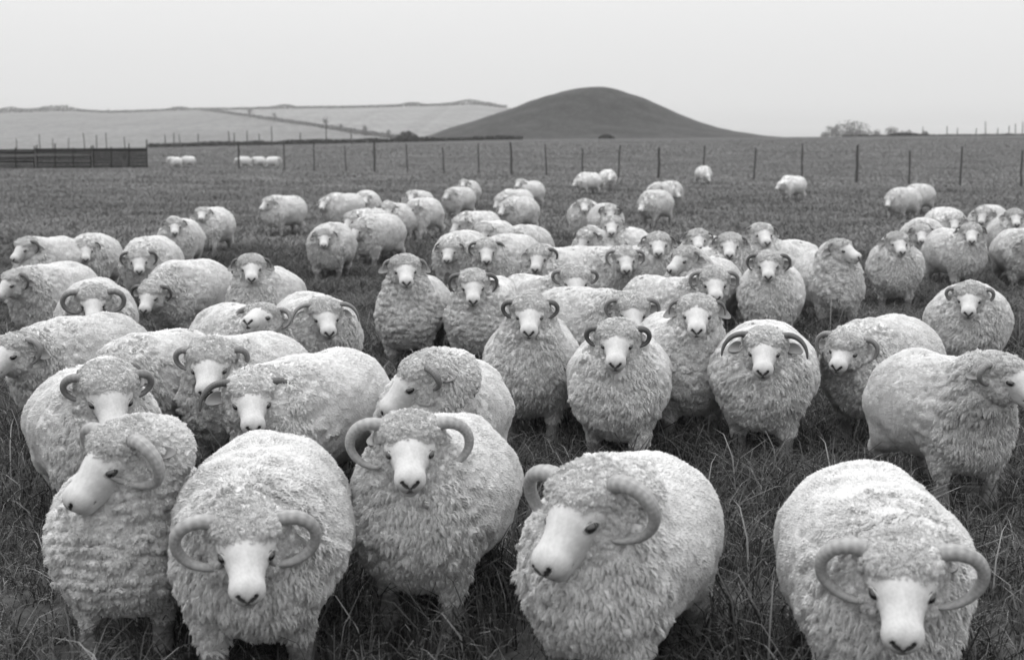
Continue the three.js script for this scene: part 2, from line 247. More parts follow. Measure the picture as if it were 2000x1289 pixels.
const earGeos = [-1, 1].map((s) => {
  const pos = [], idx = [], L = 10, S = 10, dir = V(s * 0.93, -0.12, -0.18).normalize(), wide = V(0, 0.72, -0.7).normalize(), thin = dir.clone().cross(wide).normalize().multiplyScalar(s), o = V(s * 0.1, -0.03, -0.06);
  for (let i = 0; i <= L; i++) { const t = i / L, w = 0.03 * Math.pow(Math.sin(Math.PI * (0.12 + 0.86 * Math.pow(t, 1.15))), 0.6) + 0.002; for (let k = 0; k < S; k++) { const a = k / S * 6.2832, u = Math.cos(a), v = o.clone().addScaledVector(dir, t * 0.105).addScaledVector(wide, u * w).addScaledVector(thin, Math.sin(a) * 0.005 + 0.022 * u * u * Math.sin(Math.PI * t)); v.y -= t * t * 0.02; pos.push(v.x, v.y, v.z); if (i < L) { const q = i * S + k, q2 = i * S + (k + 1) % S; idx.push(q, q2, q + S, q2, q2 + S, q + S); } } }
  const g = new THREE.BufferGeometry(); g.setAttribute('position', new THREE.Float32BufferAttribute(pos, 3)); g.setIndex(idx); g.computeVertexNormals(); return g;
});
const tuckedEars = earGeos.map((g, k) => { const t = g.clone(), s = k * 2 - 1; t.translate(-s * 0.1, 0.03, 0.06); t.scale(0.72, 0.6, 0.8); t.rotateY(s * 0.5); t.translate(s * 0.095, -0.035, -0.075); return t; });
const eyeGeos = [-1, 1].map((s) => { const g = new THREE.SphereGeometry(0.022, 16, 12); g.scale(0.8, 0.74, 1); g.translate(s * 0.0680, 0.005, 0.055); return g; });
const lidGeos = [-1, 1].map((s) => { const g = new THREE.TorusGeometry(0.0205, 0.003, 8, 18); g.scale(1.15, 0.68, 1); g.rotateY(s * 1.05); g.rotateX(-0.2); g.translate(s * 0.073, 0.005, 0.059); return g; });

// ---------------------------------------------------------------- sheep: one animal
let sheepCount = 0;
function sheep(p) {
  const [px, py] = p.at, seed = ++sheepCount, R = rng(seed * 977 + 5), s = p.s ?? 1, D = p.d;
  const Hw = at(px, py, D), sight = -Math.atan((px - 1000) / FOCAL), hd = p.turn * 0.74 * Math.PI / 180 + sight, dir = V(Math.sin(hd), 0, Math.cos(hd)), side = V(Math.cos(hd), 0, -Math.sin(hd));
  const gy0 = groundHeight(Hw.x, Hw.z), hh = (Hw.y - gy0) / s, L = p.L ?? (0.34 + clamp((0.74 - hh) / 0.25) * 0.18);
  const C = Hw.clone().addScaledVector(dir, -L * s).addScaledVector(side, -(p.o ?? 0) * s); C.y = groundHeight(C.x, C.z);
  const inv = (Hw.clone().sub(C)).applyAxisAngle(V(0, 1, 0), -hd).divideScalar(s);
  const hq = new THREE.Quaternion().setFromEuler(new THREE.Euler(((p.pitch ?? 45) - 20 * Math.cos((p.yaw ?? 0) * Math.PI / 180) ** 2) * Math.PI / 180, (p.yaw ?? 0) * Math.PI / 180 + sight - hd, (p.roll ?? 0) * Math.PI / 180, 'YXZ'));
  const lod = D < 7.2 ? 0 : D < 11.5 ? 1 : D < 19 ? 2 : D < 36 ? 3 : 4;
  const root = new THREE.Group(); root.position.copy(C); root.rotation.y = hd; root.scale.setScalar(s);
  const step = p.step ?? (R() - 0.5) * 0.16;
  const bg = makeBody({ p: inv, q: hq }, step, p.wrinkle ?? 0.25 * R(), (p.wrinkle > 0.8 ? [0.012, 0.014, 0.024, 0.03, 0.04] : [0.016, 0.018, 0.024, 0.03, 0.04])[lod], seed, p.fat ?? 0.95 + 0.1 * R());
  const hm = new THREE.Matrix4().compose(inv, hq, V(1, 1, 1).multiplyScalar(p.head ?? 0.9 + 0.08 * R()));
  const hg = head([0.0045, 0.0055, 0.008, 0.012, 0.02][lod], !!p.woolly).clone().applyMatrix4(hm);
  const geo = mergeGeometries([bg, hg]);
  const wool = geo.attributes.wool; geo.deleteAttribute('wool');
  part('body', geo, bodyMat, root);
  // fleece
  const N = [20000, 14000, 6500, 2600, 400][lod], big = [1, 1.05, 1.3, 1.6, 2.4][lod];
  const P = geo.attributes.position, Nn = geo.attributes.normal, I = geo.index.array, area = new Float32Array(I.length / 3), a = V(), b = V(), c = V(), n = V();
  let total = 0; const headFrom = bg.index.count / 3;
  for (let t = 0; t < area.length; t++) { const i = I[t * 3], j = I[t * 3 + 1], k = I[t * 3 + 2]; const ww = (wool.getX(i) + wool.getX(j) + wool.getX(k)) / 3; if (ww > 0.1) { a.fromBufferAttribute(P, i); b.fromBufferAttribute(P, j).sub(a); c.fromBufferAttribute(P, k).sub(a); total += b.cross(c).length() * ww * (t >= headFrom ? 2.4 : 1); } area[t] = total; }
  const short = [], long = [], curls = [], legs = [], X = V(), Z = V(), M = new THREE.Matrix4(), headPos = inv;
  for (let q = 0; q < N; q++) {
    const want = total * (q + R()) / N; let lo = 0, hi = area.length - 1; while (lo < hi) { const m = (lo + hi) >> 1; if (area[m] < want) lo = m + 1; else hi = m; }
    let u = R(), v = R(); if (u + v > 1) { u = 1 - u; v = 1 - v; }
    const i = I[lo * 3], j = I[lo * 3 + 1], k = I[lo * 3 + 2];
    a.fromBufferAttribute(P, i).multiplyScalar(1 - u - v).addScaledVector(b.fromBufferAttribute(P, j), u).addScaledVector(c.fromBufferAttribute(P, k), v);
    n.fromBufferAttribute(Nn, i).multiplyScalar(1 - u - v).addScaledVector(b.fromBufferAttribute(Nn, j), u).addScaledVector(c.fromBufferAttribute(Nn, k), v).normalize();
    const hdist = a.distanceTo(headPos), onHead = hdist < 0.17;
    Z.set(0.35 * noise(a.x * 9, a.y * 9, a.z * 9 + seed) + 0.7 * noise(a.x * 27, a.y * 27, a.z * 27 + seed), -1, (onHead ? 0.2 : -0.35) + 0.35 * noise(a.x * 9 + 40, a.y * 9, a.z * 9 + seed)).addScaledVector(n, -Z.dot(n)); 
    Z.addScaledVector(n, -Z.dot(n)); if (Z.lengthSq() < 0.01) Z.set(1, 0, 0).addScaledVector(n, -n.x); Z.normalize(); X.copy(n).cross(Z).negate().normalize(); X.copy(Z).cross(n).negate();
    const fr = frontness(a.x, a.y, a.z), clumpy = noise(a.x * 30 + seed, a.y * 30, a.z * 30), wv = wool.getX(i);
    const sc = big * (0.75 + 0.5 * R()) * (onHead ? 0.8 : 1) * (wv < 1 ? 0.62 : 1), tall = fr > 0.5 ? 1 + 0.4 * clumpy : 1;
    M.makeBasis(X.clone().multiplyScalar(sc), n.clone().multiplyScalar(sc * tall * (0.8 + 0.4 * R())), Z.clone().multiplyScalar(sc * tall)); M.setPosition(a.x, a.y, a.z);
    (a.y < 0.16 ? legs : onHead ? curls : fr + 0.28 * clumpy + 0.3 * (R() - 0.5) > 0.5 ? long : short).push(M.clone());
  }
  const wk = Math.floor(R() * 3), marks = R() < 0.4 ? [[(R() - 0.5) * 0.2, -0.05 - R() * 0.25, 0.0004], [(R() - 0.5) * 0.2, -0.05 - R() * 0.25, 0.0002]] : [];
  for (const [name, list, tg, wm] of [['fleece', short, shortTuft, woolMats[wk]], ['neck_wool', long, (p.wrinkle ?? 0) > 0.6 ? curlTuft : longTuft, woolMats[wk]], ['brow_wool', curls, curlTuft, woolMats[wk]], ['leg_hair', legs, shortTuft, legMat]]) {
    if (list.length < 12) continue;
    const im = new THREE.InstancedMesh(tg, wm, list.length); im.name = name; im.userData.kind = 'stuff';
    const col = new THREE.Color(); list.forEach((m, k) => { im.setMatrixAt(k, m); const e = m.elements, t = (0.84 + 0.24 * R()) * (1 - 0.12 * sstep(0.35, 0.6, noise(e[12] * 7 + seed, e[13] * 7, e[14] * 7))) * (marks.some((k2) => (e[12] - k2[0]) ** 2 + (e[14] - k2[1]) ** 2 < k2[2] && e[13] > 0.6) ? 0.3 : 1); im.setColorAt(k, col.setRGB(t, t, t)); });
    root.add(im);
  }
  // horns, ears, eyes
  const put = (name, g, m) => { const o = part(name, g, m, root); o.applyMatrix4(hm); return o; };
  const hmat = hornMats[p.tone ?? 1];
  if (p.horn !== 'none') for (const sd of [-1, 1]) put('horn', hornGeo((sd < 0 ? p.hornL : p.hornR) ?? p.horn ?? 'short', sd, lod > 2), hmat);
  const tucked = ['ram', 'full', 'curl'].includes(p.horn);
  for (const k of [0, 1]) { put('ear', (tucked ? tuckedEars : earGeos)[k], earMat); if (lod < 4) { const e = put('eye', eyeGeos[k], eyeMat); if (lod < 2) { const l = new THREE.Mesh(lidGeos[k], lidMat); l.name = 'eyelid'; e.add(l); } } }
  tag(root, p.label, 'sheep', p.group ?? 'sheep of the flock');
  return top(root, 'sheep');
}

// ---------------------------------------------------------------- the flock: eye point in the photograph, distance, heading of body and head (degrees, 0 = towards the camera, + = to the right)
const FLOCK = [
  // front row
  { at: [222, 895], d: 4.3, s: 0.92, fat: 1.02, turn: -12, yaw: -60, pitch: 38, horn: 'full', tone: 2, wrinkle: 1.3, head: 1.1, label: 'ram at lower left, head in profile to the left, neck fleece in deep wrinkles' },
  { at: [480, 1062], d: 3.9, s: 1.04, turn: -9, yaw: 0, pitch: 50, horn: 'full', tone: 2, head: 0.94, fat: 0.99, label: 'big pale ram with lowered head and full curled horns, bottom left of centre' },
  { at: [800, 872], d: 4.5, s: 1.0, fat: 1.0, turn: -20, yaw: 0, pitch: 42, horn: 'ram', tone: 2, head: 0.97, label: 'ram facing straight ahead in the front row centre, shaggy chest, one foreleg forward', step: 0.06 },
  { at: [1138, 995], d: 3.85, s: 1.0, turn: -27, yaw: -38, pitch: 46, roll: 4, horn: 'ram', tone: 2, head: 1.12, fat: 1.0, woolly: false, label: 'large ram at bottom right of centre turning its long bare nose to the left' },
  { at: [1762, 1132], d: 3.6, s: 1.0, turn: 14, yaw: 3, pitch: 52, horn: 'ram', tone: 2, head: 1.04, fat: 0.99, label: 'ram in the bottom right corner with lowered head and woolly brow' },
  // second row
  { at: [212, 770], d: 5.7, turn: 14, yaw: 6, pitch: 55, horn: 'curl', tone: 1, head: 1.08, label: 'ram right behind the wrinkled one at lower left, small tight horns, lower face hidden' },
  { at: [212, 738], d: 6.6, turn: -42, yaw: -35, pitch: 40, horn: 'short', tone: 0, label: 'sheep looking away at left, its back rising behind two rams, face hidden' },
  { at: [410, 712], d: 6.5, turn: -38, yaw: -8, pitch: 48, horn: 'curl', tone: 1, head: 1.02, wrinkle: 0.7, label: 'sheep with one ear out to the left and a curled horn, lower face bare' },
  { at: [490, 780], d: 5.9, turn: -55, yaw: 2, pitch: 45, horn: 'arch', tone: 0, head: 0.98, label: 'sheep with drooping dark horns and broad side behind the big pale ram' },
  { at: [815, 742], d: 5.9, turn: -26, yaw: -76, pitch: 38, horn: 'curl', tone: 1, head: 1.03, label: 'sheep in left profile with a thick mop of wool, right behind the front centre ram' },
  // third row
  { at: [635, 617], d: 8.5, turn: 14, yaw: 8, pitch: 45, horn: 'arch', tone: 1, label: 'sheep with wide arched horns left of the open grass, facing the camera' },
  { at: [508, 622], d: 7.9, turn: 26, yaw: -22, pitch: 12, horn: 'half', tone: 1, label: 'sheep lifting its nose high, resting its chin near another one\'s back' },
  { at: [791, 526], d: 10.0, turn: -14, yaw: 3, pitch: 42, horn: 'short', tone: 1, wrinkle: 1.1, step: 0, label: 'upright sheep alone in open grass, its chest ringed with wrinkles' },
  { at: [924, 557], d: 9.8, turn: -20, yaw: 0, pitch: 48, horn: 'half', tone: 0, wrinkle: 0.9, label: 'sheep beside the upright wrinkled one, facing front with a raised face' },
  { at: [1035, 612], d: 7.6, turn: -4, yaw: -2, pitch: 45, horn: 'curl', tone: 0, label: 'ram facing front with small dark curled horns, white face, beside the narrow chested one' },
  { at: [1206, 667], d: 6.95, turn: -3, yaw: -3, pitch: 45, horn: 'curl', tone: 0, label: 'ram facing front in the middle of the picture with round dark curls and shaggy chest' },
  { at: [1362, 612], d: 7.6, turn: 22, yaw: 0, pitch: 40, horn: 'short', tone: 0, wrinkle: 0.8, label: 'sheep with raised head and open ears right of the middle ram' },
  { at: [1494, 682], d: 7.1, turn: 0, yaw: -2, pitch: 45, horn: 'arch', tone: 0, fat: 1.06, head: 0.98, label: 'broad round sheep with dark arched horns over its pale ears' },
  { at: [1652, 682], d: 7.5, turn: -38, yaw: -14, pitch: 40, roll: -6, horn: 'half', tone: 1, woolly: true, label: 'woolly faced sheep with tilted head between the broad one and the right edge' },
  { at: [1968, 735], d: 5.95, s: 0.96, turn: 50, yaw: 62, pitch: 28, horn: 'curl', tone: 1, L: 0.51, label: 'sheep standing sideways at the right edge, looking out to the right' },
  { at: [1895, 582], d: 9.2, turn: 0, yaw: -1, pitch: 45, horn: 'curl', tone: 1, label: 'round sheep facing front at right with small loops of horn, alone in grass' },
  // left group
  { at: [22, 688], d: 7.3, turn: -62, yaw: -48, pitch: 30, horn: 'half', tone: 1, L: 0.51, label: 'sheep cut by the left edge, face turned out, third from the bottom' },
  { at: [22, 552], d: 11.0, turn: -52, yaw: -55, pitch: 35, horn: 'half', tone: 0, L: 0.53, label: 'sheep cut by the left edge further back, big pale back' },
  { at: [181, 590], d: 9.3, turn: -3, yaw: -2, pitch: 48, horn: 'full', tone: 1, label: 'ram facing front at left with its head low and horns in full loops' },
  { at: [292, 577], d: 11.0, turn: -48, yaw: -22, pitch: 50, horn: 'half', tone: 0, L: 0.57, label: 'sheep walking to the left with a big humped back, head low' },
  { at: [490, 522], d: 10.6, turn: -26, yaw: 0, pitch: 42, horn: 'short', tone: 0, label: 'sheep standing upright left of the open grass, body turned to the right behind it' },
  { at: [270, 508], d: 13.4, turn: -20, yaw: 0, pitch: 48, horn: 'half', tone: 0, label: 'sheep with dark horns peering over the humped walker at left' },
  { at: [165, 487], d: 14.4, turn: -16, yaw: 0, pitch: 48, horn: 'short', tone: 0, label: 'sheep facing front behind the looped horn ram at left, high round back' },
  { at: [45, 485], d: 13.8, turn: -52, yaw: -45, pitch: 40, horn: 'half', tone: 0, label: 'sheep at far left of the flock\'s edge looking left over a pale back' },
  { at: [340, 441], d: 17.2, turn: -14, yaw: 0, pitch: 45, horn: 'short', tone: 0, label: 'sheep second from the top of the left hand group' },
  { at: [394, 418], d: 20.0, turn: -28, yaw: -6, pitch: 38, horn: 'short', tone: 0, label: 'topmost sheep of the left hand group, head up' },
  // middle, further back
  { at: [521, 397], d: 24.0, turn: -60, yaw: -48, pitch: 38, horn: 'stub', tone: 0, label: 'sheep standing sideways, leftmost of the far middle group' },
  { at: [632, 398], d: 25.0, turn: -65, yaw: -20, pitch: 40, horn: 'stub', tone: 0, label: 'sheep standing sideways, second from left in the far middle group' },
  { at: [711, 388], d: 27.0, turn: -8, yaw: 5, pitch: 42, horn: 'stub', tone: 0, label: 'sheep facing front at the rump of a sideways one in the far middle' },
  { at: [633, 464], d: 16.4, turn: -15, yaw: -4, pitch: 45, horn: 'short', tone: 0, label: 'sheep facing front above the arched horn one, round chest, grass all round it' },
  { at: [697, 450], d: 18.0, turn: -48, yaw: -30, pitch: 45, horn: 'stub', tone: 0, label: 'sheep half hidden behind the round chested one, broad side to the right' },
  { at: [683, 430], d: 20.0, turn: -50, yaw: -30, pitch: 50, horn: 'stub', tone: 0, label: 'low back and brow just above the half hidden sheep' },
  { at: [757, 409], d: 21.7, turn: -22, yaw: 0, pitch: 60, horn: 'stub', tone: 0, label: 'sheep with dropped head in the far middle, left of the big pale one' },
  { at: [803, 407], d: 23.2, turn: -38, yaw: -35, pitch: 45, horn: 'stub', tone: 0, label: 'big pale sheep striding left in the far middle', step: 0.12 },
  { at: [803, 383], d: 27.0, turn: -25, yaw: -5, pitch: 42, horn: 'stub', tone: 0, label: 'head looking over the shoulder of the big pale strider' },
  { at: [876, 379], d: 29.5, turn: -42, yaw: -38, pitch: 42, horn: 'stub', tone: 0, label: 'sheep facing left near the top of the far middle group' },
  { at: [905, 358], d: 33.0, turn: -22, yaw: -10, pitch: 40, horn: 'stub', tone: 0, label: 'topmost sheep of the far middle group, behind one facing left' },
  { at: [1014, 358], d: 34.0, turn: -55, yaw: -25, pitch: 40, horn: 'stub', tone: 0, label: 'small sheep facing left above the pair left of centre' },
  { at: [983, 407], d: 24.5, turn: -48, yaw: -25, pitch: 48, horn: 'stub', tone: 0, label: 'front one of the pair of sheep left of centre far back' },
  { at: [974, 393], d: 27.5, turn: -55, yaw: -40, pitch: 55, horn: 'stub', tone: 0, label: 'rear one of the pair left of centre, mostly its back' },
  { at: [895, 437], d: 19.2, turn: -48, yaw: -45, pitch: 50, horn: 'stub', tone: 0, label: 'uppermost of the huddled backs left of centre' },
  { at: [943, 455], d: 16.8, turn: -25, yaw: -5, pitch: 58, horn: 'stub', tone: 0, label: 'middle of the huddled backs, brow down between two others' },
  { at: [1000, 487], d: 15.7, turn: -26, yaw: -10, pitch: 55, horn: 'stub', tone: 0, label: 'pale back at the right of the huddle, head hidden' },
  { at: [877, 489], d: 14.6, turn: -24, yaw: -10, pitch: 48, horn: 'short', tone: 0, label: 'left one of two front facing heads in the huddle left of centre' },
  { at: [950, 489], d: 13.8, turn: -42, yaw: 0, pitch: 48, horn: 'half', tone: 0, label: 'right one of two front facing heads in the huddle, curved dark horns' },
  { at: [1052, 502], d: 12.6, turn: -45, yaw: -12, pitch: 50, horn: 'half', tone: 0, hornL: 'stub', label: 'head with a dark hooked horn above a pale back at centre' },
  { at: [1124, 548], d: 9.9, turn: 45, yaw: 4, pitch: 50, horn: 'curl', tone: 1, L: 0.53, label: 'frizzy brow peeping over a big back at centre, eyes hidden' },
  { at: [1236, 608], d: 8.7, turn: 48, yaw: 4, pitch: 52, horn: 'half', tone: 1, L: 0.55, label: 'sheep with a big pale back, brow showing beside the middle ram' },
  { at: [1396, 552], d: 9.6, turn: 52, yaw: 5, pitch: 45, horn: 'half', tone: 1, L: 0.55, label: 'sheep with pale back to the left, face above the open eared one' },
  { at: [1222, 506], d: 12.6, turn: 52, yaw: 4, pitch: 46, horn: 'half', tone: 1, L: 0.53, label: 'sheep with curved horns and long back to its left, right of the frizzy brow' },
  { at: [1195, 440], d: 15.6, turn: -35, yaw: 0, pitch: 42, horn: 'stub', tone: 0, label: 'sheep with raised narrow face above the long backed one' },
  { at: [1143, 466], d: 15.4, turn: -35, yaw: -30, pitch: 60, horn: 'short', tone: 0, label: 'dipped brow with a dark horn left of the raised narrow face' },
  { at: [1192, 414], d: 21.5, turn: 12, yaw: 2, pitch: 52, horn: 'half', tone: 0, label: 'sheep with low broad brow and spread horns behind the raised narrow face' },
  { at: [1141, 401], d: 22.5, turn: -4, yaw: 3, pitch: 42, horn: 'stub', tone: 0, label: 'narrow upright sheep facing front left of the low broad brow' },
  { at: [1126, 356], d: 42.0, turn: -62, yaw: -50, pitch: 40, horn: 'stub', tone: 0, label: 'left of the two small sheep under the mound, standing sideways' },
  { at: [1192, 347], d: 45.0, turn: 12, yaw: -8, pitch: 42, horn: 'stub', tone: 0, label: 'right of the two small sheep under the mound, facing the camera' },
  { at: [1256, 402], d: 26.5, turn: -38, yaw: -20, pitch: 42, horn: 'stub', tone: 0, label: 'sheep nearest in the small trio right of centre' },
  { at: [1281, 372], d: 31.0, turn: -14, yaw: -5, pitch: 55, horn: 'stub', tone: 0, label: 'sheep with lowered head in the small trio right of centre' },
  { at: [1322, 376], d: 32.5, turn: 25, yaw: 30, pitch: 45, horn: 'stub', tone: 0, label: 'rearmost sheep of the small trio, at its right' },
  { at: [1384, 346], d: 52.0, turn: 28, yaw: 30, pitch: 60, horn: 'stub', tone: 0, label: 'lone small sheep by the fence right of the mound, grazing' },
  { at: [1524, 362], d: 38.0, turn: -55, yaw: -45, pitch: 40, horn: 'stub', tone: 0, label: 'lone sheep standing sideways on open grass at right' },
  { at: [1737, 393], d: 29.0, turn: -48, yaw: -10, pitch: 48, horn: 'stub', tone: 0, label: 'front one of a close pair far back at right' },
  { at: [1770, 382], d: 31.0, turn: -40, yaw: -35, pitch: 50, horn: 'stub', tone: 0, L: 0.61, label: 'rear one of the close pair far back at right' },
  // right group
  { at: [1286, 476], d: 13.0, turn: 18, yaw: 2, pitch: 42, horn: 'short', tone: 0, label: 'sheep with head up and a long ear to the right, above the pale back' },
  { at: [1364, 467], d: 14.0, turn: -12, yaw: 2, pitch: 42, horn: 'short', tone: 0, label: 'left one of two front faces side by side right of centre' },
  { at: [1426, 478], d: 12.8, turn: 14, yaw: 0, pitch: 44, horn: 'short', tone: 0, label: 'right one of two front faces side by side right of centre' },
  { at: [1334, 506], d: 11.5, turn: -40, yaw: -42, pitch: 36, horn: 'short', tone: 0, label: 'sheep with face turned left just above the pale back right of centre' },
  { at: [1490, 457], d: 13.2, turn: -52, yaw: 16, pitch: 38, horn: 'short', tone: 0, label: 'raised head glancing right behind the upright sheep' },
  { at: [1502, 516], d: 11.2, turn: -6, yaw: 0, pitch: 45, horn: 'half', tone: 0, label: 'upright sheep facing front, between the pale back and the one looking right' },
  { at: [1648, 488], d: 12.0, turn: 30, yaw: 52, pitch: 22, horn: 'short', tone: 0, wrinkle: 1.0, label: 'sheep looking off to the right with creased neck' },
  { at: [1755, 474], d: 13.7, turn: 4, yaw: 16, pitch: 42, horn: 'stub', tone: 0, wrinkle: 0.4, label: 'barrel shaped sheep standing alone to the right of the creased neck one' },
  { at: [1801, 456], d: 17.0, turn: -2, yaw: 4, pitch: 45, horn: 'short', tone: 0, label: 'face at the shoulder of the barrel shaped sheep' },
  { at: [1898, 455], d: 15.2, turn: 36, yaw: 4, pitch: 42, horn: 'short', tone: 0, label: 'sheep with its back to the left and face to the camera at right' },
  { at: [1866, 432], d: 20.0, turn: 22, yaw: 0, pitch: 50, horn: 'stub', tone: 0, label: 'brow behind the back of the sheep facing the camera at right' },
  { at: [1921, 419], d: 20.6, turn: -16, yaw: -8, pitch: 55, horn: 'stub', tone: 0, label: 'high round back with dropped head, second from the right edge' },
  { at: [1984, 424], d: 18.0, turn: 14, yaw: 10, pitch: 45, horn: 'stub', tone: 0, label: 'sheep cut by the right edge, further back of two' },
  { at: [2020, 480], d: 15.2, turn: 25, yaw: 20, pitch: 45, horn: 'stub', tone: 0, label: 'sheep cut by the right edge, nearer of two' },
  // far away on the left
  { at: [327, 312], d: 82, turn: -80, yaw: -80, pitch: 55, horn: 'none', group: 'sheep far off by the hurdles', label: 'left one of two distant sheep beside the dark hurdles' },
  { at: [352, 312], d: 84, turn: -85, yaw: -80, pitch: 40, horn: 'none', group: 'sheep far off by the hurdles', label: 'right one of two distant sheep beside the dark hurdles' },
  { at: [460, 313], d: 80, turn: -85, yaw: -85, pitch: 50, horn: 'none', group: 'sheep far off by the hurdles', label: 'left one of three distant sheep in a row' },
  { at: [490, 313], d: 82, turn: -80, yaw: -80, pitch: 55, horn: 'none', group: 'sheep far off by the hurdles', label: 'middle one of three distant sheep in a row' },
  { at: [546, 311], d: 81, turn: 84, yaw: 84, pitch: 45, horn: 'none', group: 'sheep far off by the hurdles', label: 'right one of three distant sheep in a row, facing right' },
];
for (const p of FLOCK) sheep(p);

// ---------------------------------------------------------------- fences
const tarMat = new THREE.MeshStandardMaterial({ color: grey(0.012), roughness: 0.95, name: 'tarred_wood' }), woodMat = new THREE.MeshStandardMaterial({ color: grey(0.06), roughness: 0.95, name: 'weathered_wood' }), wireMat = new THREE.MeshStandardMaterial({ color: grey(0.12), roughness: 0.6, metalness: 0.4, name: 'wire' });
function stake(h, r, lean, seed) { const q = rng(seed), g = new THREE.CylinderGeometry(r * 0.8, r, h, 7, 4); g.translate(0, h / 2, 0); const p = g.attributes.position; for (let i = 0; i < p.count; i++) { const t = p.getY(i) / h; p.setX(i, p.getX(i) + lean * t * h + 0.02 * noise(t * 2, seed, 0)); p.setZ(i, p.getZ(i) + 0.02 * noise(t * 2, seed, 5)); } g.computeVertexNormals(); return g; }
const onGround = (px, d) => { const x = (px - 1000) / FOCAL * d; return V(x, groundHeight(x, -d), -d); };
{
  const posts = [[470, 78, 1.45], [558, 76, 1.5], [616, 75, 1.5], [678, 74, 1.4], [733, 73, 1.6], [797, 71, 1.5], [868, 70, 1.35], [935, 69, 1.55], [1000, 67, 1.62], [1067, 66, 1.5], [1137, 64.5, 1.35], [1207, 63, 1.5], [1285, 61.5, 1.4], [1373, 60, 1.5], [1470, 58, 1.42], [1563, 56.5, 1.55], [1670, 54.5, 1.5], [1773, 52.5, 1.3], [1872, 51, 1.5], [1990, 49, 1.35], [2120, 47, 1.4]];
  const root = new THREE.Group(), o = onGround(1000, 67); root.position.copy(o);
  const tops = posts.map(([px, d, h], i) => { const b = onGround(px, d).sub(o), m = part('post', stake(h + 0.1, i % 4 === 0 ? 0.065 : 0.042, (noise(i, 1, 1)) * 0.05, i + 3), woodMat, root); m.position.copy(b); m.position.y -= 0.1; return b; });
  for (const y of [0.45, 0.8, 1.12]) { const segs = []; for (let i = 1; i < tops.length; i++) { const a = tops[i - 1].clone().add(V(0, y, 0)), b = tops[i].clone().add(V(0, y, 0)); segs.push(new THREE.TubeGeometry(new THREE.CatmullRomCurve3([a, a.clone().lerp(b, 0.5).add(V(0, -0.03, 0)), b]), 3, 0.004, 4)); } part('wire', mergeGeometries(segs), wireMat, root); }
  tag(root, 'post and wire fence crossing the field under the mound', 'fence'); top(root, 'wire_fence');
}
{ // dark hurdles at the left
  const D = 80, spans = [[-40, 75], [75, 185], [185, 293]], names = ['dark hurdle at the left edge of the photograph', 'dark hurdle second from the right end of the row', 'dark hurdle at the right end of the row, with a tall end stake'];
  spans.forEach(([a, b], n) => {
    const A = onGround(a, D + 0.6 + n * 0.6), B = onGround(b, D + 1.1 + n * 0.6), root = new THREE.Group(), len = A.distanceTo(B); root.position.copy(A); root.rotation.y = Math.atan2(-(B.z - A.z), B.x - A.x);
    for (let k = 0; k < 11; k++) { const y = 0.08 + k * 0.107, g = new THREE.BoxGeometry(len * 0.985, k > 8 ? 0.1 : 0.083, 0.035); g.translate(len / 2, y + 0.012 * noise(k, n, 2), 0.02 * noise(k, n, 7)); g.rotateZ(0.006 * noise(k * 3, n, 1)); if (n < 2 && (k === 6 || k === 7)) g.translate(0, 0, 0.02); part('rail', g, n < 2 && k === 7 ? new THREE.MeshStandardMaterial({ color: grey(0.08), roughness: 0.9 }) : tarMat, root); }
    for (const t of [0.02, 0.34, 0.66, 0.98]) { const m = part('stake', stake(n === 2 && t > 0.9 ? 1.75 : 1.3 + 0.25 * Math.abs(noise(t * 9, n, 3)), 0.045, 0.02, n * 7 + 40), tarMat, root); m.position.set(len * t, -0.05, -0.06); }
    tag(root, names[n], 'hurdle', 'row of dark hurdles'); top(root, 'wooden_hurdle');
  });
}
{ // stakes along the far edge of the field
  for (const [name, label, list] of [['boundary_fence', 'line of thin stakes along the far edge on the left', [40, 85, 110, 140, 172, 195, 214, 250, 328, 345, 357, 392, 453, 462, 487, 510, 535, 590, 640, 690].map((px, i) => [px, 290 - i * 2, 2.4 + 1.6 * Math.abs(noise(px * 0.7, 2, 2))])], ['boundary_fence', 'line of thin stakes on the skyline at the right edge', [1795, 1842, 1862, 1898, 1917, 1940, 1962, 1975, 1988].map((px, i) => [px, 300, 1.6 + 1.6 * Math.abs(noise(px * 0.7, 2, 2))])]]) {
    const root = new THREE.Group(), o = onGround(list[0][0], list[0][1]); root.position.copy(o);
    list.forEach(([px, d, h], i) => { const m = part('stake', stake(h, 0.11, noise(i, 5, 2) * 0.08, i + 90), woodMat, root); m.position.copy(onGround(px, d).sub(o)); });
    tag(root, label, 'fence'); top(root, name);
  }
}

// ---------------------------------------------------------------- bushes, hedges and trees far away
function leaves(count, size, place, seed) { const r = rng(seed), pos = [], idx = []; for (let i = 0; i < count; i++) { const p = place(r), s = size * (0.6 + 0.8 * r()), a = V(r() - 0.5, r() - 0.5, r() - 0.5).normalize(), b = V(r() - 0.5, r() - 0.5, r() - 0.5).cross(a).normalize(), k = pos.length / 3; for (const [u, v] of [[-1, -0.2], [0, -0.8], [1, 0.1], [0.1, 0.9]]) pos.push(p.x + (a.x * u + b.x * v) * s, p.y + (a.y * u + b.y * v) * s, p.z + (a.z * u + b.z * v) * s); idx.push(k, k + 1, k + 2, k, k + 2, k + 3); } const g = new THREE.BufferGeometry(); g.setAttribute('position', new THREE.Float32BufferAttribute(pos, 3)); g.setIndex(idx); g.computeVertexNormals(); return g; }
const leafPale = new THREE.MeshStandardMaterial({ color: grey(0.2), roughness: 1, name: 'pale_foliage' }), leafDark = new THREE.MeshStandardMaterial({ color: grey(0.05), roughness: 1, name: 'dark_foliage' }), leafGrey = new THREE.MeshStandardMaterial({ color: grey(0.12), roughness: 1, name: 'far_foliage' }), barkMat = new THREE.MeshStandardMaterial({ color: grey(0.07), roughness: 1, name: 'bark' });
